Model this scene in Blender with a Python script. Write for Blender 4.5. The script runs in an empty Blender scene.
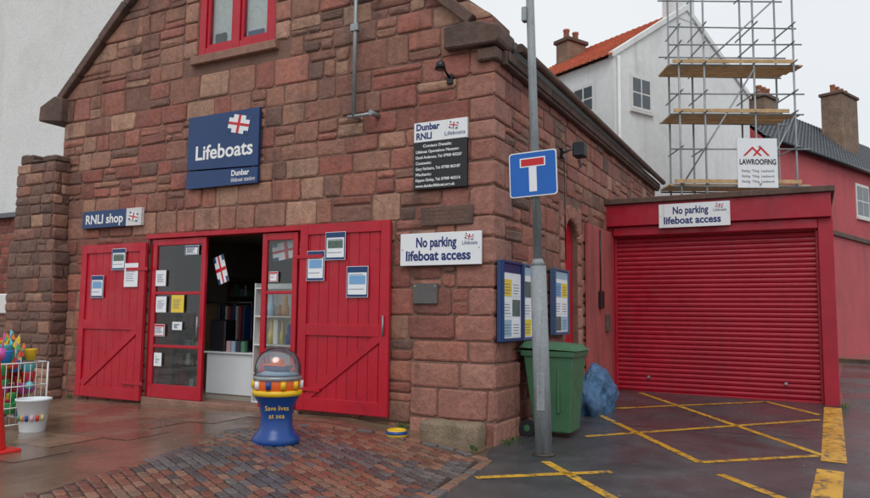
import math,bpy,bmesh,random
from mathutils import Vector, Matrix, noise
random.seed(7)
R=random.random
def U(a,b): return a+(b-a)*random.random()
def S(r,g,b,k=1.0):
    def f(c):
        c/=255.0
        return min(1,(c/12.92 if c<=0.04045 else ((c+0.055)/1.055)**2.4)*k)
    return (f(r),f(g),f(b),1)
sc=bpy.context.scene
# ---------------------------------------------------------------- materials
def M(name,col,rough=.6,nz=None,bump=None,metal=0.0,spec=.5,attr=None,rvar=None,dirt=None,dirt2=None):
    m=bpy.data.materials.new(name); m.use_nodes=True; nt=m.node_tree; N=nt.nodes; L=nt.links
    b=N['Principled BSDF']; b.inputs['Roughness'].default_value=rough; b.inputs['Metallic'].default_value=metal
    b.inputs['Specular IOR Level'].default_value=spec
    tc=N.new('ShaderNodeTexCoord')
    if attr:
        a=N.new('ShaderNodeAttribute'); a.attribute_name=attr; c=a.outputs['Color']
    else:
        r=N.new('ShaderNodeRGB'); r.outputs[0].default_value=col; c=r.outputs[0]
    def noi(scale,detail=6,ro=.6,vec=None):
        n=N.new('ShaderNodeTexNoise'); n.inputs['Scale'].default_value=scale; n.inputs['Detail'].default_value=detail; n.inputs['Roughness'].default_value=ro
        L.new(vec or tc.outputs['Object'],n.inputs['Vector']); return n.outputs['Fac']
    def mr(x,a0,a1,b0,b1):
        n=N.new('ShaderNodeMapRange'); n.inputs[1].default_value=a0; n.inputs[2].default_value=a1; n.inputs[3].default_value=b0; n.inputs[4].default_value=b1
        L.new(x,n.inputs[0]); return n.outputs[0]
    def mul(cc,f):
        n=N.new('ShaderNodeVectorMath'); n.operation='SCALE'; L.new(cc,n.inputs[0]); L.new(f,n.inputs['Scale']); return n.outputs[0]
    for (s,a) in (nz or []):
        c=mul(c,mr(noi(s),.3,.7,1-a,1+a))
    if dirt:
        n=N.new('ShaderNodeMix'); n.data_type='RGBA'; L.new(mr(noi(dirt[0],8,.65),dirt[1],dirt[2],0,1),n.inputs['Factor'])
        L.new(c,n.inputs['A']); n.inputs['B'].default_value=dirt[3]; c=n.outputs['Result']
    if dirt2:
        mp2=N.new('ShaderNodeMapping'); mp2.inputs['Scale'].default_value=(dirt2[0],dirt2[0],dirt2[0]*.09); L.new(tc.outputs['Object'],mp2.inputs['Vector'])
        n=N.new('ShaderNodeMix'); n.data_type='RGBA'; L.new(mr(noi(1.0,7,.6,mp2.outputs[0]),dirt2[1],dirt2[2],0,1),n.inputs['Factor'])
        L.new(c,n.inputs['A']); n.inputs['B'].default_value=dirt2[3]; c=n.outputs['Result']
    L.new(c,b.inputs['Base Color'])
    if rvar: L.new(mr(noi(rvar[0],5),.38,.62,rvar[1],rvar[2]),b.inputs['Roughness'])
    last=None
    for (s,st,d) in (bump or []):
        bn=N.new('ShaderNodeBump'); bn.inputs['Strength'].default_value=st; bn.inputs['Distance'].default_value=d
        L.new(noi(s,8,.65),bn.inputs['Height'])
        if last: L.new(last,bn.inputs['Normal'])
        last=bn.outputs[0]
    if last: L.new(last,b.inputs['Normal'])
    return m
def glassmat(name,tint,gl=.05,ro=.02,bl=.12):
    m=bpy.data.materials.new(name); m.use_nodes=True; nt=m.node_tree; nt.nodes.clear(); N=nt.nodes;L=nt.links
    t=N.new('ShaderNodeBsdfTransparent'); t.inputs[0].default_value=tint
    g=N.new('ShaderNodeBsdfGlossy'); g.inputs['Roughness'].default_value=ro
    fr=N.new('ShaderNodeLayerWeight'); fr.inputs[0].default_value=bl
    ma=N.new('ShaderNodeMath'); ma.operation='ADD'; ma.inputs[1].default_value=gl; L.new(fr.outputs['Fresnel'],ma.inputs[0])
    x=N.new('ShaderNodeMixShader'); L.new(ma.outputs[0],x.inputs[0]); L.new(t.outputs[0],x.inputs[1]); L.new(g.outputs[0],x.inputs[2])
    o=N.new('ShaderNodeOutputMaterial'); L.new(x.outputs[0],o.inputs[0]); return m
m_stone=M('sandstone',(1,1,1,1),.85,nz=[(.55,.12),(3,.14),(14,.22),(80,.22)],bump=[(7,.5,.03),(24,.7,.02),(100,.6,.008)],attr='Col',rvar=(3,.55,.92),dirt=(2.1,.58,.82,S(80,60,54)),dirt2=(2.6,.55,.82,S(64,50,46)))
m_mortar=M('mortar',S(128,98,86),.95,nz=[(.8,.15),(6,.2),(40,.25)],bump=[(50,.8,.012)],dirt=(3,.48,.7,S(98,74,66)))
m_coping=M('coping_stone',S(100,78,70),.85,nz=[(4,.25),(30,.2)],bump=[(12,.5,.03),(40,.6,.015)],dirt=(3,.5,.75,S(68,62,54)))
m_tan=M('dressed_stone',S(146,110,96),.85,nz=[(4,.2),(30,.15)],bump=[(25,.5,.015)],dirt2=(3,.5,.8,S(100,80,70)))
m_red=M('red_paint',S(182,14,40),.35,nz=[(1.2,.10),(25,.07)],bump=[(12,.06,.01),(90,.08,.003)],rvar=(4,.25,.5),dirt=(3.2,.6,.92,S(120,24,36)),dirt2=(6,.6,.9,S(128,24,38)))
m_reddk=M('red_shutter_paint',S(166,22,46),.42,nz=[(1.0,.1),(9,.08)],rvar=(5,.28,.55),dirt=(2.2,.56,.93,S(122,42,50)),dirt2=(3.5,.54,.83,S(124,32,46)))
m_pinkr=M('pink_render',S(172,86,84),.9,nz=[(1,.1),(12,.1)],bump=[(40,.4,.01)],dirt=(1.6,.5,.85,S(132,72,68)),dirt2=(3,.5,.78,S(118,66,62)))
m_pinkhouse=M('red_masonry_paint',S(190,86,92),.85,nz=[(.6,.08),(8,.08)],bump=[(20,.3,.02)],dirt=(.8,.52,.93,S(148,76,78)),dirt2=(1.5,.52,.83,S(150,84,84)))
m_white=M('white_render',S(228,230,230),.85,nz=[(.5,.05),(6,.05)],bump=[(15,.3,.02)],dirt=(.7,.56,1.0,S(176,174,168)),dirt2=(1.6,.56,.95,S(182,180,174)))
m_grw=M('grey_white_harling',S(222,223,222),.9,nz=[(.5,.06),(18,.1)],bump=[(30,.7,.02)],dirt=(.5,.5,.95,S(182,182,176)),dirt2=(.8,.55,.95,S(184,182,174)))
m_wp=M('white_panel',S(232,235,238),.35,nz=[(3,.03)],dirt2=(8,.6,.9,S(196,194,186)))
m_wpaint=M('white_gloss',S(222,222,220),.4,nz=[(5,.05)])
m_navy=M('navy_panel',S(14,56,108),.3,nz=[(3,.08)])
m_navytx=M('navy_lettering',S(20,40,110),.4)
m_blk=M('black_panel',S(22,24,30),.35,nz=[(4,.1)])
m_wtx=M('white_lettering',S(240,240,240),.4)
m_blue=M('sign_blue',S(0,96,186),.25,nz=[(5,.05)])
m_sred=M('sign_red',S(200,20,30),.3)
m_blackt=M('grey_print',S(100,110,135),.6)
m_galv=M('galvanised_steel',S(150,155,158),.45,nz=[(6,.15),(40,.1)],metal=.45,bump=[(60,.15,.003)])
m_post=M('grey_painted_post',S(138,144,148),.5,nz=[(4,.1),(30,.12)],dirt=(5,.58,.8,S(98,100,98)),bump=[(40,.2,.004)],dirt2=(12,.55,.8,S(100,98,92)))
m_green=M('green_bin_plastic',S(64,108,78),.45,nz=[(4,.1),(30,.08)],rvar=(8,.35,.6),dirt=(4,.55,.85,S(70,88,70)),bump=[(120,.15,.003)])
m_blackp=M('black_rubber',S(30,30,32),.6,nz=[(20,.15)])
m_slate=M('slate',S(98,102,108),.55,nz=[(3,.2),(20,.15)],bump=[(14,.5,.02)])
m_tile=M('red_roof_tile',S(200,114,86),.85,nz=[(1,.12),(5,.2),(24,.2)])
m_pot=M('terracotta_pot',S(160,104,82),.85,nz=[(9,.2)])
m_glassdk=M('window_glass_dark',S(60,72,80),.06,nz=[(1.2,.35)],spec=.8)
m_glass=glassmat('clear_glass',(.9,.93,.93,1))
m_dome=glassmat('clear_acrylic',(.9,.92,.92,1),.16,.15,.2)
m_wood=M('scaffold_boards',S(190,158,116),.85,nz=[(5,.25),(30,.2)])
m_yel=M('yellow_plastic',S(228,186,30),.35,nz=[(8,.06)])
m_orange=M('orange_plastic',S(226,96,30),.35,nz=[(8,.08)])
m_bluep=M('blue_plastic',S(16,66,138),.3,nz=[(4,.1)],dirt=(9,.6,.85,S(50,70,110)))
m_tarp=M('blue_tarpaulin_cloth',S(70,108,146),.45,nz=[(6,.35)],bump=[(9,.9,.05),(30,.7,.02)])
m_int=M('interior_wall',S(170,160,146),.8,nz=[(2,.1)])
m_shelf=M('shelf_wood',S(120,96,74),.6,nz=[(6,.2)])
m_intf=M('interior_floor',S(130,112,92),.35,nz=[(4,.1)])
m_paper=M('paper',S(236,239,243),.6,nz=[(6,.03)])
m_concrete=M('concrete_step',S(142,124,104),.9,nz=[(4,.25),(30,.2)],bump=[(12,.6,.03),(40,.8,.02)],dirt=(4,.5,.75,S(86,82,62)))
m_pave=M('wet_concrete_paving',S(120,100,84),.5,nz=[(.5,.16),(3,.14),(18,.12),(90,.2)],bump=[(60,.35,.005)],rvar=(.8,.04,.42),dirt=(.8,.46,.66,S(84,68,58)))
m_flag=M('wet_flagstone',(1,1,1,1),.4,attr='Col',nz=[(.7,.14),(2,.16),(12,.14),(90,.2)],bump=[(60,.35,.005)],rvar=(1.0,.03,.36),dirt=(1.2,.5,.72,S(86,68,58)))
m_asph=M('wet_asphalt',S(76,77,79),.5,nz=[(.6,.2),(5,.14),(160,.45)],bump=[(180,.6,.006)],rvar=(.8,.04,.44),dirt=(.9,.46,.68,S(52,53,56)))
m_sett=M('wet_setts',(1,1,1,1),.4,attr='Col',nz=[(1,.14),(9,.18),(60,.25)],bump=[(60,.6,.007)],rvar=(1.5,.05,.36))
m_sand=M('sett_joint',S(60,52,48),.45,nz=[(30,.3)])
m_ylw=M('yellow_road_paint',S(212,162,52),.5,nz=[(3,.12),(60,.18)],rvar=(2,.1,.45),dirt=(11,.51,.63,S(82,78,68)),bump=[(180,.5,.005)])
# ---------------------------------------------------------------- mesh helpers
def E(name):
    o=bpy.data.objects.new(name,None); o.empty_display_size=.2; sc.collection.objects.link(o); return o
def ob(name,verts,faces,mat,parent=None,smooth=False,cols=None):
    me=bpy.data.meshes.new(name); me.from_pydata([tuple(v) for v in verts],[],faces); me.update()
    if cols is not None:
        a=me.color_attributes.new('Col','FLOAT_COLOR','POINT')
        for i,c in enumerate(cols): a.data[i].color=c
    if smooth:
        for p in me.polygons: p.use_smooth=True
    o=bpy.data.objects.new(name,me); sc.collection.objects.link(o)
    if mat: me.materials.append(mat)
    if parent: o.parent=parent
    return o
def bmob(name,bm,mat,parent=None,smooth=False):
    bmesh.ops.recalc_face_normals(bm,faces=bm.faces)
    me=bpy.data.meshes.new(name); bm.to_mesh(me); bm.free()
    if smooth:
        for p in me.polygons: p.use_smooth=True
    o=bpy.data.objects.new(name,me); sc.collection.objects.link(o)
    if mat: me.materials.append(mat)
    if parent: o.parent=parent
    return o
def bevel(bm,w,seg=1):
    if w>0: bmesh.ops.bevel(bm,geom=bm.edges[:],offset=w,segments=seg,profile=.7,affect='EDGES',clamp_overlap=True)
def box(name,x0,x1,y0,y1,z0,z1,mat,parent=None,bv=.004,mtx=None):
    bm=bmesh.new(); bmesh.ops.create_cube(bm,size=1)
    for v in bm.verts:
        v.co=Vector((x0+(v.co.x+.5)*(x1-x0),y0+(v.co.y+.5)*(y1-y0),z0+(v.co.z+.5)*(z1-z0)))
    bevel(bm,bv)
    if mtx: bm.transform(mtx)
    return bmob(name,bm,mat,parent)
def prism(name,poly,axis,a0,a1,mat,parent=None,bv=0,mtx=None):
    bm=bmesh.new()
    f={'y':lambda p,a:(p[0],a,p[1]),'x':lambda p,a:(a,p[0],p[1]),'z':lambda p,a:(p[0],p[1],a)}[axis]
    A=[bm.verts.new(f(p,a0)) for p in poly]; B=[bm.verts.new(f(p,a1)) for p in poly]
    bm.faces.new(A); bm.faces.new(B[::-1]); n=len(poly)
    for i in range(n): bm.faces.new((A[i],A[(i+1)%n],B[(i+1)%n],B[i]))
    bevel(bm,bv)
    if mtx: bm.transform(mtx)
    return bmob(name,bm,mat,parent)
def cyl(name,p0,p1,r0,r1,mat,parent=None,seg=16,smooth=True):
    p0=Vector(p0);p1=Vector(p1); d=p1-p0; q=d.to_track_quat('Z','Y')
    bm=bmesh.new(); bmesh.ops.create_cone(bm,cap_ends=True,segments=seg,radius1=r0,radius2=r1,depth=d.length)
    bm.transform(Matrix.Translation((p0+p1)/2)@q.to_matrix().to_4x4())
    o=bmob(name,bm,mat,parent)
    if smooth:
        for p in o.data.polygons: p.use_smooth=len(p.vertices)==4
    return o
def lathe(name,prof,c,mat,parent=None,seg=32):
    vs=[];fs=[]
    for r,z in prof:
        for i in range(seg):
            a=2*math.pi*i/seg; vs.append((c[0]+r*math.cos(a),c[1]+r*math.sin(a),c[2]+z))
    for j in range(len(prof)-1):
        for i in range(seg):
            fs.append((j*seg+i,j*seg+(i+1)%seg,(j+1)*seg+(i+1)%seg,(j+1)*seg+i))
    return ob(name,vs,fs,mat,parent,True)
def txt(body,size,loc,mat,parent,width=None,face='F',bold=0.0,align='LEFT',name='lettering',rz=None):
    cu=bpy.data.curves.new(name,'FONT'); cu.body=body; cu.size=size; cu.align_x=align; cu.offset=bold; cu.extrude=.0006
    cu.resolution_u=3
    o=bpy.data.objects.new(name,cu); sc.collection.objects.link(o); cu.materials.append(mat)
    o.location=loc; o.rotation_euler=(math.pi/2,0,(0 if face=='F' else math.pi/2) if rz is None else rz); o.parent=parent
    if width:
        bpy.context.view_layer.update(); w=o.dimensions.x
        if w>0: o.scale=(width/w,1,1)
    return o
# ---------------------------------------------------------------- ground
def gz(x,y):
    if x<-2: a=.25+.02*(max(x,-9.5)+2)
    elif x<0: a=.25-.085*(x+2)
    else: a=.08-.012*min(x,5)
    return a+(.03*min(y,8) if y>0 else .015*max(y,-10))
def sheet(name,poly,off,mat):
    bm=bmesh.new(); vs=[bm.verts.new((p[0],p[1],0)) for p in poly]; bm.faces.new(vs)
    for ax,vals in ((0,(-9.5,-2,0,5)),(1,(-10,0,8))):
        for v in vals:
            no=(1,0,0) if ax==0 else (0,1,0); co=(v,0,0) if ax==0 else (0,v,0)
            bmesh.ops.bisect_plane(bm,geom=bm.verts[:]+bm.edges[:]+bm.faces[:],plane_co=co,plane_no=no)
    bmesh.ops.triangulate(bm,faces=bm.faces[:])
    for v in bm.verts: v.co.z=gz(v.co.x,v.co.y)+off
    return bmob(name,bm,mat)
sheet('ground',[(-400,-400),(400,-400),(400,400),(-400,400)],0,m_pave)
road=[(.62,-30),(.5,-4),(.40,-2.3),(.27,-.9),(.1,-.35),(.03,.03),(.03,5.48),(3.75,5.48),(3.75,9),(4.1,16.6),(9.2,31),(60,70),(60,-30)]
sheet('asphalt_road',road,.004,m_asph)
def strip(a,b,w):
    a=Vector(a);b=Vector(b); n=Vector((-(b-a).y,(b-a).x)).normalized()*w/2
    return [tuple(a+n),tuple(a-n),tuple(b-n),tuple(b+n)]
def addstrip(bm,a,b,w,off):
    q=strip(a,b,w); 
    n=max(1,int((Vector(a)-Vector(b)).length/.25))
    a0,a1,b1,b0=[Vector(p) for p in q]
    for i in range(n):
        t0=i/n;t1=(i+1)/n
        pts=[a0.lerp(b0,t0),a1.lerp(b1,t0),a1.lerp(b1,t1),a0.lerp(b0,t1)]
        vs=[bm.verts.new((p.x,p.y,gz(p.x,p.y)+off)) for p in pts]; bm.faces.new(vs)
def inside(p,poly):
    c=False;n=len(poly);j=n-1
    for i in range(n):
        if (poly[i][1]>p[1])!=(poly[j][1]>p[1]) and p[0]<(poly[j][0]-poly[i][0])*(p[1]-poly[i][1])/(poly[j][1]-poly[i][1])+poly[i][0]: c=not c
        j=i
    return c
setpoly=[(-2.62,-1.5),(-2.3,-1.12),(-1.9,-.85),(-1.25,-.62),(-.2,-.68),(.22,-.9),(.36,-2.3),(.46,-4),(.55,-6.2),(-2.2,-6.2),(-1.92,-4.3),(-2.1,-3.4)]
edge=[(-2.7,-1.55),(-2.38,-1.08),(-1.95,-.77),(-1.27,-.53),(-.2,-.58),(.3,-.82),(.44,-2.3),(.54,-4),(.6,-6)]
fv=[];ff=[];fc=[]
flagc=[S(128,106,88),S(120,100,84),S(134,112,94),S(116,98,84),S(124,102,84)]
y=-.06; ri=0
while y>-6.5:
    h=.46 if ri<1 else .62
    x=-11+(ri%2)*.4
    while x<.2:
        w=.92; c=random.choice(flagc); k=U(.94,1.06); c=(c[0]*k,c[1]*k,c[2]*k,1)
        if x+w<-2.75 or (y>-.1 and x+w<.05):
            kx=[x0 for x0 in (-9.5,-2,0) if x+.01<x0<x+w-.01]
            xs=[x+.003]+kx+[x+w-.003]
            for xa,xb in zip(xs,xs[1:]):
                b=len(fv)
                for (px,py) in ((xa,y-.003),(xa,y-h+.003),(xb,y-h+.003),(xb,y-.003)): fv.append((px,py,gz(px,py)+.0045)); fc.append(c)
                ff.append((b,b+1,b+2,b+3))
        x+=w
    y-=h; ri+=1
ob('flagstone_pavement',fv,ff,m_flag,None,False,fc)
sheet('sett_bed',setpoly,.005,m_sand)
sv=[];sf=[];scol=[]
def addblock(cx,cy,ang,l,w,col,h=.016):
    ca,sa=math.cos(ang),math.sin(ang); base=len(sv); tx,ty=U(-.02,.02),U(-.02,.02); hj=U(-.003,.003)
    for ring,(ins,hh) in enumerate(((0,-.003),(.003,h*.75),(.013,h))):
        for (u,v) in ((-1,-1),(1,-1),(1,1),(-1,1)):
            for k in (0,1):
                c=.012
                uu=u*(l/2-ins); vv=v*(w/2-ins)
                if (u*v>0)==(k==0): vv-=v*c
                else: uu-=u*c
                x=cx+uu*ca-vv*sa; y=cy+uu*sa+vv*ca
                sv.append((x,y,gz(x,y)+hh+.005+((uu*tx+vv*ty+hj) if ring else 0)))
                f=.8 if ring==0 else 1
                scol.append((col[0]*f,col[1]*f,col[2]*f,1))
    def order(ring):
        idx=list(range(base+ring*8,base+ring*8+8))
        return sorted(idx,key=lambda i:math.atan2(sv[i][1]-cy,sv[i][0]-cx))
    o=[order(0),order(1),order(2)]
    for r in (0,1):
        for i in range(8):
            a,b=o[r][i],o[r][(i+1)%8]
            sf.append((a,b,b+8,a+8))
    sf.append(tuple(o[2]))
setc=[S(122,78,66),S(132,90,74),S(106,74,64),S(90,86,88),S(104,98,98),S(122,98,84),S(82,74,74),S(140,104,88)]
ang=math.radians(-24); ca,sa=math.cos(ang),math.sin(ang)
for i in range(-70,70):
    off=U(0,.1)
    for j in range(-45,45):
        u=j*.155+((i%2)*.077)+off*.1; v=i*.098
        x=-1+u*ca-v*sa; y=-3+u*sa+v*ca
        if inside((x,y),setpoly):
            n=noise.noise(Vector((x*.9,y*.9,3)))
            c=random.choice(setc[3:5]+[setc[6]]) if n+U(-.25,.25)>.12 else random.choice(setc[:3]+[setc[5],setc[7]])
            addblock(x,y,ang+U(-.04,.04),.145+U(-.008,.002),.09+U(-.004,.001),c)
for a,b in zip(edge,edge[1:]):
    a=Vector(a);b=Vector(b);n=int((b-a).length/.2); an=math.atan2((b-a).y,(b-a).x)
    for i in range(n):
        p=a.lerp(b,(i+.5)/n); addblock(p.x,p.y,an,.19,.1,random.choice([setc[5],setc[4],setc[7]]),.02)
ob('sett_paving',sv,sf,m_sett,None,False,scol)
by=bmesh.new()
for a,b,w in [((.29,2.95),(2.59,5.19),.09),((.8,.97),(3.36,3.75),.09),((.59,5.19),(3.36,1.27),.09),((.29,2.95),(2.22,.26),.09),((2.22,.26),(3.31,1.22),.09),((2.6,5.2),(3.36,4.2),.09),
              ((.47,-1.52),(1.52,-.62),.10),((.81,-.53),(1.8,-1.6),.10),((2.46,-.17),(3.05,-.84),.10),((.29,2.95),(.05,3.2),.09)]:
    addstrip(by,a,b,w,.008)
addstrip(by,(3.55,5.05),(3.46,.95),.24,.0095)
addstrip(by,(3.42,.55),(3.33,-1.3),.24,.0095)
bmob('yellow_box_marking',by,m_ylw)
bs_=bmesh.new(); addstrip(bs_,(.5,1.9),(3.2,2.2),.02,.0062); bmob('asphalt_seam',bs_,M('bitumen_seam',S(40,40,44),.25))
# ---------------------------------------------------------------- stone walling
def bands(keys,h=.3):
    out=[]
    for a,b in zip(keys,keys[1:]):
        n=max(1,round((b-a)/h)); ws=[U(.75,1.25) for _ in range(n)]; s=sum(ws); z=a
        for w in ws: out.append((z,z+w/s*(b-a))); z=out[-1][1]
    return out
class Walling:
    def __init__(s): s.v=[];s.f=[];s.c=[]
    def cell(s,q,col,mapf,d=None,gap=None,jit=.008):
        d=U(.010,.030) if d is None else d
        if gap is None: gap=U(.004,.010)
        (x0,y0),(x1,y1),(x2,y2),(x3,y3)=q
        cu=(x0+x1+x2+x3)/4; cv=(y0+y1+y2+y3)/4
        q=[(p[0]-math.copysign(gap,p[0]-cu),p[1]-math.copysign(gap,p[1]-cv)) for p in q]
        ring=[]
        for i in range(4):
            a=Vector(q[i-1]);b=Vector(q[i]);c=Vector(q[(i+1)%4])
            la=(a-b).length; lc=(c-b).length
            ch=U(.010,.045)
            ring.append(b+(a-b)*min(.3,ch/max(la,.01))); 
            ring.append(b+(c-b)*min(.3,ch*U(.5,1)/max(lc,.01)))
        ring=[Vector((p.x+U(-jit,jit),p.y+U(-jit,jit))) for p in ring]
        tu,tv=U(-.02,.02),U(-.03,.03)
        base=len(s.v)
        for ins,dd in ((0,-.01),(.006,d*.6),(.024,d)):
            for p in ring:
                u=p.x-math.copysign(min(ins,abs(p.x-cu)*.5),p.x-cu); v=p.y-math.copysign(min(ins,abs(p.y-cv)*.5),p.y-cv)
                s.v.append(mapf(u,v,dd+((U(-.004,.004)+tu*(u-cu)+tv*(v-cv)) if ins else 0))); s.c.append(col)
        s.v.append(mapf(cu+U(-.03,.03),cv+U(-.02,.02),d+U(-.004,.014))); s.c.append(col)
        for r in (0,1):
            for i in range(8):
                a=base+r*8+i;b=base+r*8+(i+1)%8; s.f.append((a,b,b+8,a+8))
        for i in range(8): s.f.append((base+16+i,base+16+(i+1)%8,base+24))
    def fill(s,bs,extent,excl,mapf,colf,wmin=.22,wmax=.64,pstack=.36):
        for v0,v1 in bs:
            h=v1-v0
            e=extent(v0,v1)
            if e is None: continue
            ints=[e]
            for (a,b,c,d) in excl:
                if c<v1-.01 and d>v0+.01:
                    new=[]
                    for (lb,lt,rb,rt) in ints:
                        if b<=min(lb,lt) or a>=max(rb,rt): new.append((lb,lt,rb,rt)); continue
                        if a>max(lb,lt)+.03: new.append((lb,lt,a,a))
                        if b<min(rb,rt)-.03: new.append((b,b,rb,rt))
                    ints=new
            for (lb,lt,rb,rt) in ints:
                if max(rb,rt)-min(lb,lt)<.05: continue
                curb,curt=lb,lt
                while True:
                    w=U(wmin,wmax)*(1.25 if R()<.15 else 1); nx=max(curb,curt)+w
                    if nx>min(rb,rt)-wmin*.8: nb,ntp=rb,rt; last=True
                    else: nb=nx+U(-.015,.015); ntp=nx+U(-.015,.015); last=False
                    if R()<pstack and h>.19:
                        k=U(.32,.68); mb=curb+(curt-curb)*k; mn=nb+(ntp-nb)*k; vm=v0+h*k
                        if nx-max(curb,curt)>.38 and not last and R()<.55:
                            xm=curb+(nb-curb)*U(.35,.65)
                            s.cell([(curb,v0),(xm,v0),(xm,vm),(mb,vm)],colf(curb,v0),mapf); s.cell([(xm,v0),(nb,v0),(mn,vm),(xm,vm)],colf(curb,v0),mapf)
                        else: s.cell([(curb,v0),(nb,v0),(mn,vm),(mb,vm)],colf(curb,v0),mapf)
                        s.cell([(mb,vm),(mn,vm),(ntp,v1),(curt,v1)],colf(curb,v1),mapf)
                    else:
                        s.cell([(curb,v0),(nb,v0),(ntp,v1),(curt,v1)],colf(curb,v0),mapf)
                    curb,curt=nb,ntp
                    if last: break
    def make(s,name,parent): return ob(name,s.v,s.f,m_stone,parent,False,s.c)
K=1.12
pal_red=[S(142,86,74,K),S(148,94,80,K),S(132,80,70,K),S(156,102,86,K),S(138,84,74,K),S(124,78,68,K),S(146,94,82,K)]
pal_brn=[S(138,98,82,K),S(150,110,92,K),S(126,88,76,K),S(144,102,86,K),S(122,88,76,K),S(158,122,102,K),S(134,92,78,K)]
pal_dk=[S(108,80,70,K),S(116,86,76,K),S(100,76,68,K),S(122,92,80,K),S(110,82,72,K)]
def vary(c,a=.09):
    k=U(1-a,1+a); return (c[0]*k*U(.98,1.02),c[1]*k,c[2]*k*U(.98,1.02),1)
def col_fac(u,v):
    n=noise.noise(Vector((u*.5,v*.5,1.3)))
    p=(.5 if u<-1.6 else .2)+(.15 if v>4 else 0)+n*.4
    if v<1.6 and u>-1.5: p-=.1
    if R()<.07: return vary(random.choice(pal_dk))
    return vary(random.choice(pal_brn if R()<p else pal_red))
def col_side(u,v):
    if R()<.08: return vary(random.choice(pal_dk))
    return vary(random.choice(pal_brn if R()<.2 else pal_red))
def col_dk(u,v): return vary(random.choice(pal_dk if R()<.75 else pal_brn),.14)
def pinkq(): return vary(random.choice([S(154,106,92,K),S(146,98,86,K),S(158,112,98,K),S(150,102,90,K)]),.06)
def tanq(): return vary(random.choice([S(156,116,98,K),S(148,106,90,K),S(162,124,106,K),S(150,102,86,K)]),.06)
LB=E('lifeboat_station_building')
def lx(z): return -8.1 if z<=5.2 else -8.1+(z-5.2)/.88
def rx(z): return 0.0 if z<=5.2 else -(z-5.2)/.817
mF=lambda u,v,d:(u,-d,v)
mSd=lambda u,v,d:(d,u,v)
W=Walling()
bs=bands([-.05,1.0,2.76,3.12,4.8,5.2,5.48,6.95,8.5],.28)
excl=[(-5.8,-2.78,-1,2.76),(-6.25,-2.35,2.76,3.12),(-5.26,-3.15,5.35,7.2),(-1.08,.1,-1,1.0)]
qs=[]
for i,(a,b) in enumerate(bs):
    if a>=.99 and b<=4.81:
        w=.50 if i%2 else .32; excl.append((-w,.1,a,b)); qs.append((a,b,w,.33 if i%2 else .55))
    if a>=5.34 and b<=6.96:
        for (p,q) in ((-5.26,-4.975),(-3.435,-3.15)): W.cell([(p,a),(q,a),(q,b),(p,b)],tanq(),mF,.03)
def ext(v0,v1):
    l0,l1,r0,r1=lx(v0),lx(v1),rx(v0),rx(v1)
    if r1-l1<.3: return None
    return (l0,l1,r0,r1)
W.fill(bs,ext,excl,mF,col_fac)
for a,b,w,w2 in qs:
    c=pinkq(); W.cell([(-w,a),(.022,a),(.022,b),(-w,b)],c,mF,.022); W.cell([(-.022,a),(w2,a),(w2,b),(-.022,b)],c,mSd,.022)
x=-6.25
while x<-2.36:
    w=min(U(.3,.66),-2.35-x); 
    if -2.35-(x+w)<.2: w=-2.35-x
    W.cell([(x,2.76),(x+w,2.76),(x+w,3.12),(x,3.12)],tanq(),mF,.028); x+=w
for zz0,zz1,cuts in ((-.05,.34,(-1.08,-.55,.06)),(.34,.7,(-1.08,-.7,-.05,.06)),(.7,1.0,(-1.08,-.4,.06))):
    for a,b in zip(cuts,cuts[1:]): W.cell([(a,zz0),(b,zz0),(b,zz1),(a,zz1)],pinkq(),lambda u,v,d:(u,-d-.055,v),.02)
    W.cell([(-.075,zz0),(.7,zz0),(.7,zz1),(-.075,zz1)],pinkq(),lambda u,v,d:(d+.05,u,v),.02)
box('plinth',-1.07,.05,-.055,.02,-.1,1.0,m_mortar,LB,.004); box('plinth_return',.0,.05,.02,.69,-.1,.998,m_mortar,LB,.004)
AY0,AY1,AZ=2.72,3.42,2.72; AC=(AY0+AY1)/2; AR=(AY1-AY0)/2
bs2=[(a,b) for a,b in bs if b<=4.81]
ex2=[(AY0-.2,AY1+.2,-1,AZ),(AY0-.25,AY1+.25,AZ,AZ+AR+.25),(-.1,.7,-1,1.0)]+[(-.1,w2,a,b) for a,b,w,w2 in qs]
W.fill(bs2,lambda a,b:(0,0,10,10),ex2,mSd,col_side)
z=.0
while z<AZ-.05:
    h=min(.34,AZ-z)
    for p,q in ((AY0-.2,AY0),(AY1,AY1+.2)): W.cell([(p,z),(q,z),(q,z+h),(p,z+h)],pinkq(),mSd,.03)
    z+=h
for i in range(9):
    a0=math.pi*i/9;a1=math.pi*(i+1)/9
    pt=lambda a,r:(AC-math.cos(a)*r,AZ+math.sin(a)*r)
    W.cell([pt(a0,AR+.24),pt(a0,AR),pt(a1,AR),pt(a1,AR+.24)][::-1],pinkq(),mSd,.035,gap=.004)
for p,q in ((AY0-.25,AY0-.02),(AY1+.02,AY1+.25)):
    W.cell([(p,AZ+.3),(q,AZ+.3),(q,AZ+.6),(p,AZ+.6)],pinkq(),mSd,.01)
W.make('stonework',LB)
prism('wall_left',[(-8.1,-.3),(-5.8,-.3),(-5.8,2.76),(-8.1,2.76)],'y',0,.5,m_mortar,LB)
prism('wall_right',[(-2.78,-.3),(0,-.3),(0,2.76),(-2.78,2.76)],'y',0,.5,m_mortar,LB)
prism('gable_a',[(-8.1,2.76),(-4.97,2.76),(-4.97,7.95),(-8.1,5.2)],'y',0,.5,m_mortar,LB)
prism('gable_b',[(-4.97,2.76),(-3.44,2.76),(-3.44,5.48),(-4.97,5.48)],'y',0,.5,m_mortar,LB)
prism('gable_c',[(-4.97,6.95),(-3.44,6.95),(-3.44,8.01),(-4.2,8.63),(-4.97,7.95)],'y',0,.5,m_mortar,LB)
prism('gable_d',[(-3.44,2.76),(0,2.76),(0,5.2),(-3.44,8.01)],'y',0,.5,m_mortar,LB)
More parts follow.
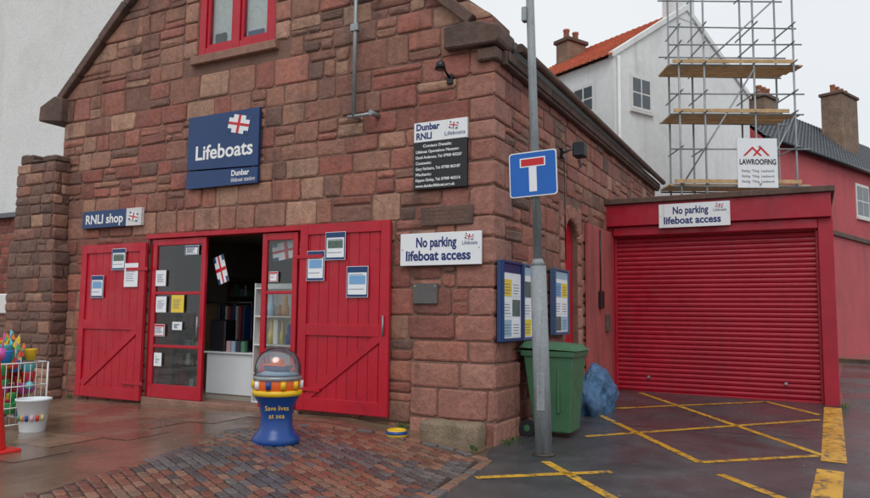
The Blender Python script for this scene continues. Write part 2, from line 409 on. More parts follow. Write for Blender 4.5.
prism('side_wall_a',[(.5,-.3),(AY0,-.3),(AY0,4.8),(.5,4.8)],'x',-.5,0,m_mortar,LB)
prism('side_wall_b',[(AY1,-.3),(10,-.3),(10,4.8),(AY1,4.8)],'x',-.5,0,m_mortar,LB)
arc=[(AC-math.cos(math.pi*i/12)*AR,AZ+math.sin(math.pi*i/12)*AR) for i in range(13)]
prism('side_wall_c',[(AY1,4.8),(AY0,4.8)]+arc,'x',-.5,0,m_mortar,LB)
prism('left_wall',[(.5,-.3),(10,-.3),(10,4.8),(.5,4.8)],'x',-8.1,-7.6,m_mortar,LB)
prism('side_door',[(AY0,-.1),(AY1,-.1)]+arc[::-1],'x',-.16,-.08,m_red,LB)
for k in range(1,5): box('side_door_board',-.079,-.065,AY0+k*.14-.06,AY0+k*.14+.06,.25,2.7,m_red,LB,.006)
box('eaves_course',0.03,.12,.12,10,4.62,4.8,m_coping,LB,.012)
for i in range(12): box('eaves_stone',.12,.15,.14+i*.82,.14+i*.82+.8,4.66,4.79,m_coping,LB,.012)
prism('roof_right',[(.2,4.82),(.2,4.92),(-4.2,8.62),(-4.2,8.5)],'y',.36,10.1,m_slate,LB)
prism('roof_left',[(-8.4,4.85),(-8.4,4.97),(-4.2,8.62),(-4.2,8.5)],'y',.36,10.1,m_slate,LB)
cyl('gutter',(.22,.3,4.87),(.22,10,4.82),.055,.055,m_coping,LB)
def cope(xa,za,xb,zb,n):
    a=Vector((xa,za));b=Vector((xb,zb)); t=(b-a).normalized(); nn=Vector((-t.y,t.x))
    if nn.y<0: nn=-nn
    for i in range(n):
        p=a.lerp(b,i/n)+t*.005; q=a.lerp(b,(i+1)/n)-t*.005
        th=.14+U(-.006,.006)
        prism('coping',[tuple(p),tuple(q),tuple(q+nn*th),tuple(p+nn*th)],'y',-.12+U(-.008,.008),.36,m_coping,LB,.012)
cope(-8.28,5.05,-4.2,8.64,7); cope(-.32,5.12,-4.2,8.64,7)
prism('kneeler',[(-8.62,4.88),(-8.0,4.8),(-8.0,5.22),(-8.22,5.28),(-8.6,5.14)],'y',-.16,.4,m_coping,LB,.02)
prism('kneeler',[(-.62,4.84),(.08,4.82),(.11,4.86),(.11,5.04),(-.12,5.12),(-.33,5.14),(-.62,5.13)],'y',-.15,.4,m_coping,LB,.02)
box('corbel',-.2,.07,-.09,.1,4.64,4.8,m_coping,LB,.02)
box('window_sill',-5.05,-3.36,-.09,.3,5.35,5.48,m_tan,LB,.01)
for a,b in ((-4.965,-4.83),(-4.27,-4.14),(-3.58,-3.445)): box('frame',a,b,.0,.12,5.482,6.94,m_red,LB,.006)
for a,b in ((5.482,5.62),(6.84,6.94)):
    for p,q in ((-4.829,-4.271),(-4.139,-3.581)): box('frame_rail',p,q,.005,.115,a,b,m_red,LB,.006)
for p,q in ((-4.825,-4.275),(-4.135,-3.585)):
    box('casement_l',p,p+.05,.03,.09,5.62,6.84,m_red,LB,.003); box('casement_r',q-.05,q,.03,.09,5.62,6.84,m_red,LB,.003); box('casement_b',p+.05,q-.05,.032,.088,5.62,5.67,m_red,LB,.003)
box('glazing',-4.83,-3.58,.065,.069,5.6,6.85,m_glass,LB,0)
box('net_curtain',-4.83,-3.58,.13,.14,5.5,6.9,m_grw,LB,0)
box('window_clutter',-4.72,-4.5,.09,.125,5.62,5.85,m_blk,LB,.01); box('window_clutter',-4.05,-3.75,.09,.125,5.62,5.78,m_navy,LB,.01)
# ------------------------------------------------ shop doors
box('door_head',-5.82,-2.7,-.10,.05,2.69,2.758,m_red,LB,.006)
box('door_jamb_l',-5.80,-5.70,.0,.15,.1,2.69,m_red,LB,.004); box('door_jamb_r',-2.87,-2.785,.0,.15,.1,2.69,m_red,LB,.004)
box('threshold',-5.8,-2.78,-.08,.3,.0,.275,m_tan,LB,.01)
def plankdoor(name,x0,x1,z0,z1,yb,diag):
    d=E(name); n=9; w=(x1-x0)/n
    for i in range(n): box('plank',x0+i*w+.002,x0+(i+1)*w-.002,yb-.035,yb+U(-.002,.002),z0+.01,z1-.01,m_red,d,.006)
    for a,b in ((x0,x0+.13),(x1-.13,x1)): box('stile',a,b,yb-.06,yb-.036,z0,z1,m_red,d,.005)
    for a,b in ((z0,z0+.17),(z1-.14,z1),(1.28,1.43)): box('rail',x0+.131,x1-.131,yb-.059,yb-.036,a,b,m_red,d,.005)
    for (a,b) in diag:
        a=Vector(a);b=Vector(b);t=(b-a).normalized();n2=Vector((-t.y,t.x))*.055
        prism('brace',[tuple(a+n2),tuple(a-n2),tuple(b-n2),tuple(b+n2)],'y',yb-.056,yb-.0355,m_red,d,.004)
    return d
dl=plankdoor('plank_door',-7.3,-5.79,.21,2.64,-.06,[((-5.93,1.28),(-7.16,.40))])
dr=plankdoor('plank_door',-2.79,-1.37,.30,2.76,-.06,[((-2.65,.46),(-1.5,1.28))])
for z in (.55,2.3):
    box('strap_hinge',-2.86,-2.4,-.135,-.121,z,z+.05,m_red,dr,.003)
    box('strap_hinge',-6.2,-5.72,-.135,-.121,z-.1,z-.05,m_red,dl,.003)
cyl('bolt',(-1.44,-.14,1.3),(-1.44,-.14,1.55),.012,.012,m_galv,dr)
def glazed(name,x0,x1,z0,z1,y,mull):
    g=E(name); s=.085
    box('stile',x0,x0+s,y-.05,y,z0,z1,m_red,g,.005); box('stile',x1-s,x1,y-.05,y,z0,z1,m_red,g,.005)
    for a,b in [(z0,z0+.2),(z1-.1,z1)]+[(q-.022,q+.022) for q in mull]: box('rail',x0+s+.001,x1-s-.001,y-.048,y-.002,a,b,m_red,g,.005)
    box('pane',x0+s,x1-s,y-.028,y-.022,z0+.2,z1-.1,m_glass,g,0); return g
gl=glazed('glazed_door',-5.69,-4.58,.28,2.68,-.01,[1.85,1.05])
gr=glazed('glazed_door',-3.5,-2.875,.28,2.68,-.01,[1.85,1.05])
cyl('handle',(-4.66,-.1,1.2),(-4.66,-.1,1.5),.012,.012,m_galv,gl)
def poster(x0,x1,z0,z1,y,head,name='poster',body=m_paper,lines=6,pic=None):
    p=E(name)
    box('sheet',x0,x1,y-.004,y,z0,z1,body,p,0)
    if head:
        h=(z1-z0)*.2
        box('border',x0+.006,x0+.02,y-.006,y-.0045,z0+.006,z1-.006,head,p,0); box('border',x1-.02,x1-.006,y-.006,y-.0045,z0+.006,z1-.006,head,p,0)
        box('heading',x0+.021,x1-.021,y-.006,y-.0045,z1-h,z1-.006,head,p,0); box('footing',x0+.021,x1-.021,y-.006,y-.0045,z0+.006,z0+h*.45,head,p,0)
    if pic: box('picture',x0+.04,x1-.04,y-.006,y-.0045,z0+(z1-z0)*.42,z0+(z1-z0)*.7,pic,p,0)
    for i in range(lines):
        zz=z1-(z1-z0)*(.26+.56*i/lines)
        if pic and .3<(zz-z0)/(z1-z0)<.72: continue
        box('text_line',x0+.035,x1-.035-U(0,.08),y-.006,y-.0045,zz-.007,zz,m_blackt,p,0)
    return p
gA=M('poster_light_blue',S(120,170,215),.5); gB=M('poster_photo',S(90,110,100),.5,nz=[(30,.5)]); gC=M('poster_yellow',S(236,206,70),.5)
poster(-7.02,-6.72,1.78,2.14,-.121,m_navy,pic=gA); poster(-6.55,-6.23,2.22,2.56,-.1215,m_navy,pic=gB); poster(-6.24,-5.93,1.95,2.32,-.123,None)
poster(-2.66,-2.37,2.0,2.4,-.1215,m_navy,pic=gA); poster(-2.36,-2.04,2.27,2.64,-.1215,m_navy,pic=gB); poster(-2.01,-1.68,1.78,2.18,-.1215,m_navy,pic=gA)
poster(-5.6,-5.38,1.96,2.2,-.062,None); poster(-5.57,-5.35,1.56,1.8,-.062,None); poster(-5.24,-4.98,1.56,1.82,-.062,None,body=gC); poster(-5.58,-5.36,1.2,1.38,-.062,m_sred); poster(-5.2,-5.0,1.3,1.42,-.062,None)
poster(-5.0,-4.72,2.42,2.56,-.062,m_navy); poster(-5.56,-5.4,.75,.95,-.062,None); poster(-3.36,-3.2,2.0,2.14,-.062,m_sred,lines=2)
# ------------------------------------------------ shop interior
SI=E('shop_interior')
box('floor',-7.6,-.5,.3,5.2,.18,.28,m_intf,SI,0); box('ceiling',-7.6,-.5,.5,5.2,2.95,3.05,m_int,SI,0)
box('back_wall',-7.6,-.5,5.0,5.1,.28,2.95,m_int,SI,0); box('side_wall',-7.6,-7.5,.5,5,.28,2.95,m_int,SI,0); box('side_wall',-.6,-.51,.5,5,.28,2.95,m_int,SI,0)
goods=[M('goods_%d'%i,c,.5) for i,c in enumerate([S(190,60,60),S(40,80,140),S(214,196,120),S(232,232,230),S(90,140,110),S(205,150,90),S(60,60,75),S(160,190,212),S(214,170,180),S(150,118,88)])]
def shelves(x0,x1,y0,y1,z0,z1,n,mat=m_wpaint,back=True,soft=.5):
    u=E('shelf_unit'); box('side',x0-.02,x0,y0,y1,z0,z1,mat,u,0); box('side',x1,x1+.02,y0,y1,z0,z1,mat,u,0)
    if back: box('back',x0,x1,y1-.02,y1,z0,z1,mat,u,0)
    for i in range(n+1):
        z=z0+(z1-z0)*i/n*.95; box('shelf',x0,x1,y0,y1-.021,z,z+.02,mat,u,0)
        if i==n: continue
        x=x0+.03; hmax=(z1-z0)/n*.85
        while x<x1-.08:
            w=U(.05,.15); h=U(.3,1)*hmax; g=random.choice(goods+[goods[3],goods[7],goods[9],goods[6]])
            k=R(); yy=y0+U(.02,.08)
            if k>soft: box('item',x,x+w,yy,yy+U(.05,.12),z+.021,z+.021+h,g,u,.008,Matrix.Translation((x,yy,z))@Matrix.Rotation(U(-.3,.3),4,'Z')@Matrix.Translation((-x,-yy,-z)))
            elif k>soft*.4:
                lathe('item',[(0,0),(w*.45,.0),(w*.5,h*.4),(w*.25,h*.6),(w*.3,h*.75),(w*.25,h*.92),(0,h)],(x+w/2,yy+.06,z+.022),g,u,10)
            else:
                lathe('soft_toy',[(0,0),(w*.5,h*.1),(w*.55,h*.3),(w*.3,h*.5),(w*.38,h*.7),(w*.2,h*.85),(0,h*.88)],(x+w/2,yy+.06,z+.022),goods[random.choice([3,7,9,2])],u,10)
            x+=w+U(.005,.07)
shelves(-7.45,-5.3,3.4,3.75,.28,2.3,6,m_shelf); shelves(-5.2,-3.4,4.5,4.9,.28,2.4,6,m_shelf)
shelves(-7.0,-5.75,1.1,1.4,.28,1.7,4,m_shelf,False); shelves(-3.88,-3.2,.26,.50,.28,2.0,4,m_wpaint,True,.8)
CT=E('shop_counter'); box('body',-5.3,-4.35,.75,1.2,.285,.92,m_wp,CT,.01); box('top',-5.34,-4.31,.71,1.24,.921,.95,m_wp,CT,.005); box('till',-4.75,-4.5,.8,1.05,.951,1.14,m_blk,CT,.02)
box('black_stand',-5.25,-4.92,.74,1.0,.951,1.45,m_blk,CT,.02)
for i in range(4): box('leaflet_rack',-4.88+i*.1,-4.80+i*.1,.74,.8,.951,1.12,random.choice(goods),CT,.004)
HR=E('clothes_rail'); cyl('rail',(-6.9,2.2,1.75),(-5.7,2.2,1.75),.012,.012,m_galv,HR)
for i in range(14): 
    x=-6.85+i*.085; box('garment',x,x+.05,2.0,2.4,U(.95,1.1),1.68,random.choice([goods[1],goods[6],m_navy,goods[0],goods[3],m_navy]),HR,.015)
for x in (-6.9,-5.7): cyl('leg',(x,2.2,.28),(x,2.2,1.75),.012,.012,m_galv,HR)
def flag(name,x,z,y,w,h,tilt,parent=None):
    f=E(name); mt=Matrix.Translation((x,y,z))@Matrix.Rotation(tilt,4,'Y')
    box('cloth',-w/2,w/2,-.003,.003,-h/2,h/2,m_wp,f,0,mt)
    box('cross_v',-w*.06,w*.06,-.006,-.0035,-h/2,h/2,m_sred,f,0,mt); 
    for a,b in ((-w/2,-w*.061),(w*.061,w/2)): box('cross_h',a,b,-.006,-.0035,-h*.07,h*.07,m_sred,f,0,mt)
    for a,b,c,d in ((-w/2,-w*.3,h*.3,h/2),(w*.3,w/2,-h/2,-h*.3),(w*.3,w/2,h*.3,h/2),(-w/2,-w*.3,-h/2,-h*.3)): box('border',a,b,-.0055,-.0035,c,d,m_navy,f,0,mt)
    if parent: f.parent=parent
    return f
flag('lifeboat_flag',-4.42,2.2,.1,.42,.2,1.25); flag('lifeboat_flag',-3.2,2.45,.1,.5,.25,-.15)
# ------------------------------------------------ signs on facade
s=E('lifeboats_sign')
prism('panel',[(-5.0,3.70),(-3.6,3.66),(-3.6,4.51),(-5.0,4.51)],'y',-.10,-.05,m_navy,s,.003)
prism('lower_panel',[(-5.0,3.41),(-3.6,3.41),(-3.6,3.64),(-5.0,3.68)],'y',-.10,-.05,m_navy,s,.003)
txt('Lifeboats',.30,(-4.84,-.102,3.84),m_wtx,s,1.12,bold=.006); txt('Dunbar',.115,(-4.1,-.102,3.545),m_wtx,s,.34,bold=.003); txt('lifeboat station',.085,(-4.1,-.102,3.455),m_wtx,s,.45)
flag('flag_emblem',-3.98,4.30,-.105,.4,.27,.22,s)
for a,b in ((-4.9,-4.85),(-3.75,-3.7)): box('bracket',a,b,-.05,.0,3.5,4.4,m_galv,s,0)
s=E('shop_sign'); box('panel',-7.36,-6.3,-.10,-.04,2.92,3.2,m_navy,s,.003); box('flag_panel',-6.298,-5.95,-.10,-.04,2.92,3.2,m_grw,s,.003)
txt('RNLI shop',.21,(-7.28,-.102,2.99),m_wtx,s,.9,bold=.004); flag('emblem',-6.12,3.06,-.104,.2,.13,.2,s); box('fixing',-7.2,-6.1,-.04,.0,3.0,3.1,m_galv,s,0)
s=E('contact_details_sign'); box('panel_top',-1.06,-.32,-.08,-.04,3.72,3.97,m_wp,s,.003); box('panel',-1.06,-.32,-.08,-.04,3.12,3.718,m_blk,s,.003)
txt('Dunbar\nRNLI',.115,(-1.03,-.082,3.87),m_navytx,s,.33,bold=.004); txt('Lifeboats',.07,(-.63,-.082,3.77),m_navytx,s,.28); flag('emblem',-.5,3.89,-.084,.12,.08,.2,s)
for i,(t,w) in enumerate([('Contact Details:',.4),('Lifeboat Operations Manager:',.6),('David Anderson, Tel: 07900 455267',.64),('Coxswain:',.22),('Gary Fairbairn, Tel: 07780 863187',.62),('Mechanic:',.22),('Kippen Ginley, Tel: 07900 463216',.62),('www.dunbarlifeboat.org.uk',.55)]):
    txt(t,.05,(-1.03 if i else -.93,-.082,3.65-i*.072),m_wtx,s,w,bold=.001)
box('fixing',-1.0,-.4,-.04,-.0,3.3,3.8,m_galv,s,0)
s=E('memorial_plaque'); box('slab',-.96,-.25,-.06,-.02,2.66,2.90,m_coping,s,.012)
for i in range(4): txt('TO THE MEMORY OF LIFEBOATMEN',.045,(-.9,-.062,2.845-i*.05),m_tan,s,.58-.05*(i%2))
def nopark(x0,x1,z0,z1,y):
    s=E('no_parking_sign'); box('panel',x0,x1,y,y+.03,z0,z1,m_wp,s,.004); w=x1-x0;h=z1-z0
    txt('No parking',h*.42,(x0+w*.2,y-.002,z0+h*.57),m_navytx,s,w*.5,bold=.005); txt('lifeboat access',h*.42,(x0+w*.07,y-.002,z0+h*.16),m_navytx,s,w*.8,bold=.005)
    txt('Lifeboats',h*.16,(x0+w*.77,y-.002,z0+h*.6),m_navytx,s,w*.18); flag('emblem',x0+w*.86,z0+h*.84,y-.004,w*.1,h*.16,.2,s)
    for a in (x0+.03,x1-.03): cyl('screw',(a,y-.004,z0+h*.5),(a,y-.001,z0+h*.5),.008,.008,m_galv,s,8)
    return s
nopark(-1.23,-.12,2.17,2.57,-.09)
s=E('metal_wall_plate'); box('plate',-1.06,-.72,-.06,-.02,1.70,1.95,M('dark_grey_metal',S(92,88,88),.5,nz=[(10,.15)]),s,.006)
for a in (-1.03,-.75): cyl('bolt',(a,-.065,1.92),(a,-.055,1.92),.012,.012,m_galv,s)
s=E('flagpole_bracket'); cyl('pole',(-1.93,-.16,4.12),(-1.93,-.16,6.6),.028,.028,m_galv,s)
for z in (4.15,5.78): 
    cyl('arm',(-2.02,-.16,z),(-1.60,-.16,z),.024,.024,m_galv,s); cyl('stay',(-1.93,-.16,z),(-1.93,0,z),.024,.024,m_galv,s); cyl('end_cap',(-1.63,-.22,z),(-1.63,-.02,z),.035,.035,m_galv,s)
box('clamp',-1.99,-1.87,-.2,-.12,5.3,5.4,m_galv,s,.005)
s=E('wall_lamp'); box('mount',-.62,-.54,-.06,0,4.42,4.55,m_blk,s,.008); cyl('arm',(-.58,-.05,4.5),(-.58,-.3,4.6),.015,.015,m_blk,s); lathe('shade',[(.02,.06),(.05,.03),(.07,-.05),(.0,-.04)],(-.58,-.3,4.58),m_blk,s,14)
s=E('floodlight'); box('mount',.0,.06,2.5,2.62,3.95,4.1,m_blk,s,.01); cyl('arm',(.03,2.56,4.03),(.3,2.5,4.1),.02,.02,m_galv,s); box('head',.24,.42,2.38,2.58,3.92,4.14,m_blackp,s,.02); box('lens',.26,.4,2.374,2.379,3.94,4.12,m_glassdk,s,0)
cyl('arm2',(.3,2.5,4.1),(.3,2.62,3.8),.02,.02,m_galv,s); cyl('cable',(.05,2.6,3.95),(.05,2.66,2.4),.008,.008,m_blk,s,8)
m_frame=M('notice_board_frame',S(70,92,128),.4,nz=[(8,.1)])
def board(y0,y1,z0,z1,i):
    s=E('notice_board'); x=.05; fm=m_navy if i==0 else m_frame; box('case',x,x+.06,y0,y1,z0,z1,fm,s,.005)
    box('back',x+.061,x+.064,y0+.03,y1-.03,z0+.04,z1-.04,m_paper,s,0)
    box('header',x+.065,x+.067,y0+.03,y1-.03,z1-.14,z1-.04,m_navy if i==0 else goods[7],s,0)
    c=[goods[7],m_paper,gC,m_paper,gB,m_paper,gA]
    for k in range(2):
        for j in range(3):
            w=(y1-y0-.1)/2; a=y0+.04+k*(w+.01); b=z0+.06+j*.24
            box('leaflet',x+.065,x+.068,a+.01,a+w-.01,b,b+.2,c[(k*3+j+i*2)%7],s,0)
            for l in range(4): box('print',x+.0685,x+.0695,a+.03,a+w-.04-U(0,.05),b+.03+l*.035,b+.038+l*.035,m_blackt,s,0)
    for (a,b,c2,d) in ((y0,y0+.03,z0,z1),(y1-.03,y1,z0,z1),(y0+.03,y1-.03,z0,z0+.03),(y0+.03,y1-.03,z1-.03,z1)): box('frame',x+.0601,x+.085,a,b,c2,d,fm,s,.004)
board(-.02,.62,1.26,2.22,0); board(.66,1.28,1.26,2.22,1); board(1.9,2.55,1.3,2.24,2)
# ------------------------------------------------ annex
AN=E('boat_store_annex')
box('body',.0,3.6,5.75,12,-.2,3.55,m_pinkr,AN,0)
box('fascia',.005,3.64,5.2,5.749,3.2,3.60,m_reddk,AN,.01)
box('shutter_housing',.12,3.44,5.27,5.70,3.02,3.199,m_reddk,AN,.02)
box('roof_edge',-.0,3.7,5.14,12.05,3.601,3.70,m_coping,AN,.01)
box('jamb_left',.005,.12,5.3,5.749,-.1,3.199,m_reddk,AN,.01)
box('jamb_right',3.44,3.66,5.3,5.749,-.1,3.199,m_reddk,AN,.01)
box('right_pier',3.601,3.66,5.75,12,-.1,3.6,m_pinkr,AN,0)
vs=[];fs=[]; z=.17; pit=.083; rows=[]
while z<3.05:
    for t,dy in ((0,0),(.12,-.016),(.5,-.026),(.86,-.018),(.93,.004)): rows.append((z+t*pit,dy))
    z+=pit
for zz,dy in rows: vs+= [(.121,5.46+dy,zz),(3.439,5.46+dy,zz)]
for i in range(len(rows)-1): fs.append((2*i,2*i+1,2*i+3,2*i+2))
ob('shutter_slats',vs,fs,m_reddk,AN)
box('shutter_bottom_bar',.122,3.438,5.42,5.48,.14,.24,m_reddk,AN,.006)
for a in (.121,3.40): box('guide_rail',a,a+.04,5.405,5.43,.14,3.02,m_reddk,AN,.003)
for a in (.7,2.9): cyl('lock',(a,5.40,.5),(a,5.43,.5),.025,.025,m_galv,AN)
nopark(.967,2.14,3.13,3.55,5.165)
RP=E('rendered_pier'); box('pier',.03,.10,3.75,5.29,-.1,3.1,m_pinkr,RP,.01); box('switch_box',.101,.16,4.3,4.5,1.7,2.0,m_blk,RP,.01); cyl('conduit',(.12,4.4,2.0),(.12,4.4,3.05),.012,.012,m_blk,RP)
box('meter_box',.101,.15,4.75,4.95,1.3,1.6,m_coping,RP,.01)
# ------------------------------------------------ post + sign
s=E('no_through_road_sign')
pb=Vector((.69,-.22,.02)); pt=Vector((.52,-.22,5.9)); d=(pt-pb)
at=lambda z: pb+d*((z-pb.z)/d.z)
cyl('post_base',pb,at(2.12),.092,.088,m_post,s,24); cyl('collar',at(2.12),at(2.2),.088,.05,m_post,s,24); cyl('post',at(2.2),pt,.05,.046,m_post,s,20)
box('door_plate',pb.x-.05,pb.x+.04,-.318,-.30,.55,.95,m_post,s,.004)
lathe('tarmac_collar',[(0,.0),(.13,.0),(.11,.02),(.09,.03)],(pb.x,pb.y,gz(pb.x,pb.y)+.004),m_sand,s,20)
mt=Matrix.Translation(at(3.15)+Vector((0.0,-.08,0)))@Matrix.Rotation(-.03,4,'Y')
def rr(w,h,r,n=5):
    o=[]
    for cx,cy,a0 in ((w-r,h-r,0),(-w+r,h-r,90),(-w+r,-h+r,180),(w-r,-h+r,270)):
        for i in range(n+1):
            a=math.radians(a0+90*i/n); o.append((cx+r*math.cos(a),cy+r*math.sin(a)))
    return o
prism('plate_edge',rr(.28,.255,.035),'y',-.003,.003,m_wp,s,0,mt); prism('plate',rr(.268,.243,.03),'y',-.005,-.0032,m_blue,s,0,mt)
box('stem',-.045,.045,-.007,-.0052,-.2,.08,m_wp,s,0,mt); box('bar_border',-.15,.15,-.007,-.0052,.081,.185,m_wp,s,0,mt); box('bar',-.135,.135,-.009,-.0072,.094,.172,m_sred,s,0,mt)
for z in (3.0,3.28): box('clip',at(z).x-.07,at(z).x+.07,-.29,-.17,z-.02,z+.02,m_galv,s,.004)
box('bracket_box',at(5.05).x-.09,at(5.05).x-.03,-.28,-.2,4.95,5.12,m_galv,s,.005)
# ------------------------------------------------ wheelie bin
s=E('wheelie_bin'); bx0,bx1,by0,by1=.10,.78,.62,1.22; g0=gz(.4,.9)
def taper(name,z0,z1,i0,i1,mat,bv=.03,shift=0):
    bm=bmesh.new(); bmesh.ops.create_cube(bm,size=1)
    for v in bm.verts:
        i=i0 if v.co.z<0 else i1
        x=(bx0+i+(shift if v.co.z<0 else 0)) if v.co.x<0 else bx1-i; y=by0+i if v.co.y<0 else by1-i
        v.co=Vector((x,y,z0 if v.co.z<0 else z1))
    bevel(bm,bv,3); return bmob(name,bm,mat,s)
taper('body',g0+.06,g0+1.02,.09,.02,m_green,.03,.05); taper('rim',g0+.97,g0+1.04,.0,-.005,m_green,.015)
bm=bmesh.new(); bmesh.ops.create_cube(bm,size=1)
for v in bm.verts:
    t=v.co.z>0; v.co=Vector(((bx0-.03 if not t else bx0+.03) if v.co.x<0 else (bx1+.03 if not t else bx1-.06),(by0-.02 if not t else by0+.05) if v.co.y<0 else (by1+.02 if not t else by1-.05),g0+(1.045 if not t else 1.12)+(.03 if v.co.x<0 else 0)))
bevel(bm,.015,2); bmob('lid',bm,m_green,s)
cyl('handle',(bx0-.04,by0+.05,g0+1.03),(bx0-.04,by1-.05,g0+1.03),.017,.017,m_green,s)
for y in (by0+.03,by1-.08): cyl('wheel',(bx0+.08,y-.025,g0+.1),(bx0+.08,y+.025,g0+.1),.1,.1,m_blackp,s,24); cyl('hub',(bx0+.08,y-.03,g0+.1),(bx0+.08,y-.026,g0+.1),.04,.04,m_green,s)
for k in range(2): box('rib',bx0+.2+k*.25,bx0+.23+k*.25,by0+.03,by0+.08,g0+.3,g0+.9,m_green,s,.01)
bm=bmesh.new(); bmesh.ops.create_icosphere(bm,subdivisions=5,radius=1)
for v in bm.verts:
    n=noise.noise(v.co*1.6+Vector((3,1,0)))*.38+noise.ridged_multi_fractal(v.co*2.6,1,2,4,1,2)*.13
    r=1+n; v.co=Vector((.40+v.co.x*.25*r,2.95+v.co.y*.5*r,gz(.4,3)+.20+v.co.z*.34*r*(1.1-.35*v.co.y)))
bmob('blue_tarpaulin',bm,m_tarp,None,True)
s=E('stone_block')
bm=bmesh.new(); bmesh.ops.create_cube(bm,size=1); bmesh.ops.subdivide_edges(bm,edges=bm.edges[:],cuts=7,use_grid_fill=True)
for v in bm.verts:
    q=v.co.copy(); 
    e=sorted([abs(q.x),abs(q.y),abs(q.z)])[1]
    k=1-.05*max(0,(e-.35)/.15)
    c=Vector(((q.x*k)*.74-.40,(q.y*k)*.30-.25,(q.z*k+.5)*.30+.05)); c+=Vector([noise.noise(c*6+Vector((j*9,0,0)))*.022 for j in range(3)]); v.co=c
bmob('block',bm,m_concrete,s,True)
# ------------------------------------------------ collection globe
s=E('charity_collection_box'); cc=(-1.76,-1.72,gz(-1.76,-1.72)); q_=.92
L_=lambda pr:[(r*q_,z) for r,z in pr]
lathe('pedestal',L_([(0,0),(.26,0),(.27,.02),(.265,.07),(.22,.11),(.185,.18),(.18,.30),(.20,.40),(.245,.47),(.26,.50),(.26,.52),(0,.52)]),cc,m_bluep,s,40)
lathe('yellow_rim',L_([(.262,.50),(.28,.505),(.285,.53),(.28,.555),(.26,.56)]),cc,m_yel,s,40)
lathe('scene_base',L_([(.255,.555),(.262,.57),(.262,.66),(.25,.68),(0,.68)]),cc,m_orange,s,40)
lathe('collar_ring',L_([(.262,.66),(.275,.665),(.275,.70),(.262,.705)]),cc,m_galv,s,40)
lathe('dome',L_([(.262,.70),(.268,.75),(.262,.82),(.235,.89),(.19,.945),(.12,.985),(.05,1.0),(0,1.002)]),cc,m_dome,s,40)
lathe('sea',L_([(0,.74),(.15,.75),(.25,.71)]),cc,goods[7],s,24)
hx,hy,hz=cc
prism('model_hull',[(-.17,.80),(-.14,.75),(.12,.75),(.18,.82)],'y',-.05,.05,m_navy,s,.01,Matrix.Translation((hx,hy,hz)))
box('model_deck',-.16,.13,-.055,.055,.805,.82,m_orange,s,.003,Matrix.Translation((hx,hy,hz)))
box('model_cabin',-.08,.06,-.035,.035,.82,.88,m_orange,s,.008,Matrix.Translation((hx,hy,hz)))
for i in range(10):
    a=i*.628; rr_=.2615*q_; cyl('scene_stripe',(hx+rr_*math.cos(a),hy+rr_*math.sin(a),hz+.575),(hx+rr_*math.cos(a),hy+rr_*math.sin(a),hz+.655),.03,.03,[m_yel,m_wp,m_bluep][i%3],s,8)
for t_,zz,ww in (('Save lives',.36,.24),('at sea',.28,.16)):
    txt(t_,.07,(hx+.19*math.sin(.7),hy-.19*math.cos(.7),hz+zz),m_yel,s,ww,align='CENTER',rz=.7)
s=E('dog_bowl'); c=(-1.0,-.5,gz(-1,-.5)); lathe('bowl',[(0,.0),(.12,.0),(.13,.03),(.105,.085),(.09,.085),(.085,.03),(0,.025)],c,m_yel,s,28); lathe('band',[(.128,.032),(.131,.034),(.116,.07),(.112,.07)],c,m_bluep,s,28); lathe('water',[(0,.06),(.09,.06)],c,m_glassdk,s,20)
s=E('toy_bucket'); c=(-4.82,-2.42,gz(-4.8,-2.4)); m_bk=M('white_bucket_plastic',S(220,228,232),.35,nz=[(6,.06)]); lathe('pail',[(0,.0),(.13,.0),(.135,.01),(.18,.36),(.195,.365),(.195,.385),(.175,.385),(.13,.03),(0,.03)],c,m_bk,s,28)
for i in range(6):
    a=-1.7+.35*i; cyl('sticker',(c[0]+.155*math.cos(a),c[1]+.155*math.sin(a),c[2]+.14),(c[0]+.165*math.cos(a),c[1]+.165*math.sin(a),c[2]+.2),.022,.018,random.choice(goods),s,6)
s=E('toy_display_rack'); X0,X1,Y0,Y1=-6.0,-5.22,-2.6,-2.0; G=gz(-5.3,-2.3)
for x in (X0,X1):
    for y in (Y0,Y1): cyl('leg',(x,y,G),(x,y,G+.78),.012,.012,m_wpaint,s,8)
for z in (.05,.25,.5,.78):
    for a,b in (((X0,Y0),(X1,Y0)),((X1,Y0),(X1,Y1)),((X1,Y1),(X0,Y1)),((X0,Y1),(X0,Y0))): cyl('rim',(*a,G+z),(*b,G+z),.008,.008,m_wpaint,s,6)
for i in range(1,12):
    t=i/12; cyl('wire',(X0+(X1-X0)*t,Y0,G+.05),(X0+(X1-X0)*t,Y0,G+.78),.004,.004,m_wpaint,s,5)
for i in range(1,8):
    t=i/8; cyl('wire',(X1,Y0+(Y1-Y0)*t,G+.05),(X1,Y0+(Y1-Y0)*t,G+.78),.004,.004,m_wpaint,s,5)
tc=[M('toy_%d'%i,c,.35) for i,c in enumerate([S(220,60,70),S(40,130,205),S(240,200,50),S(70,175,100),S(232,125,50),S(196,80,160),S(100,205,215)])]
for i in range(80):
    x,y,z=U(X0+.08,X1-.08),U(Y0+.08,Y1-.08),G+U(.1,.9); k=R(); m=random.choice(tc)
    if k<.25:
        r=U(.05,.09); lathe('ball',[(0.001,-r)]+[(r*math.cos(a),r*math.sin(a)) for a in [(-1.2+.3*j) for j in range(9)]]+[(0.001,r)],(x,y,z),m,s,14)
    elif k<.65: lathe('toy_pail',[(0,0),(.055,0),(.08,.13),(.085,.14),(.07,.14),(.05,.01)],(x,y,z),m,s,14)
    else:
        cyl('spade_handle',(x,y,z),(x+U(-.1,.1),y+U(-.05,.05),z+.3),.01,.01,m,s,8); box('spade_blade',x-.04,x+.04,y-.008,y+.008,z-.1,z+.02,m,s,.006)
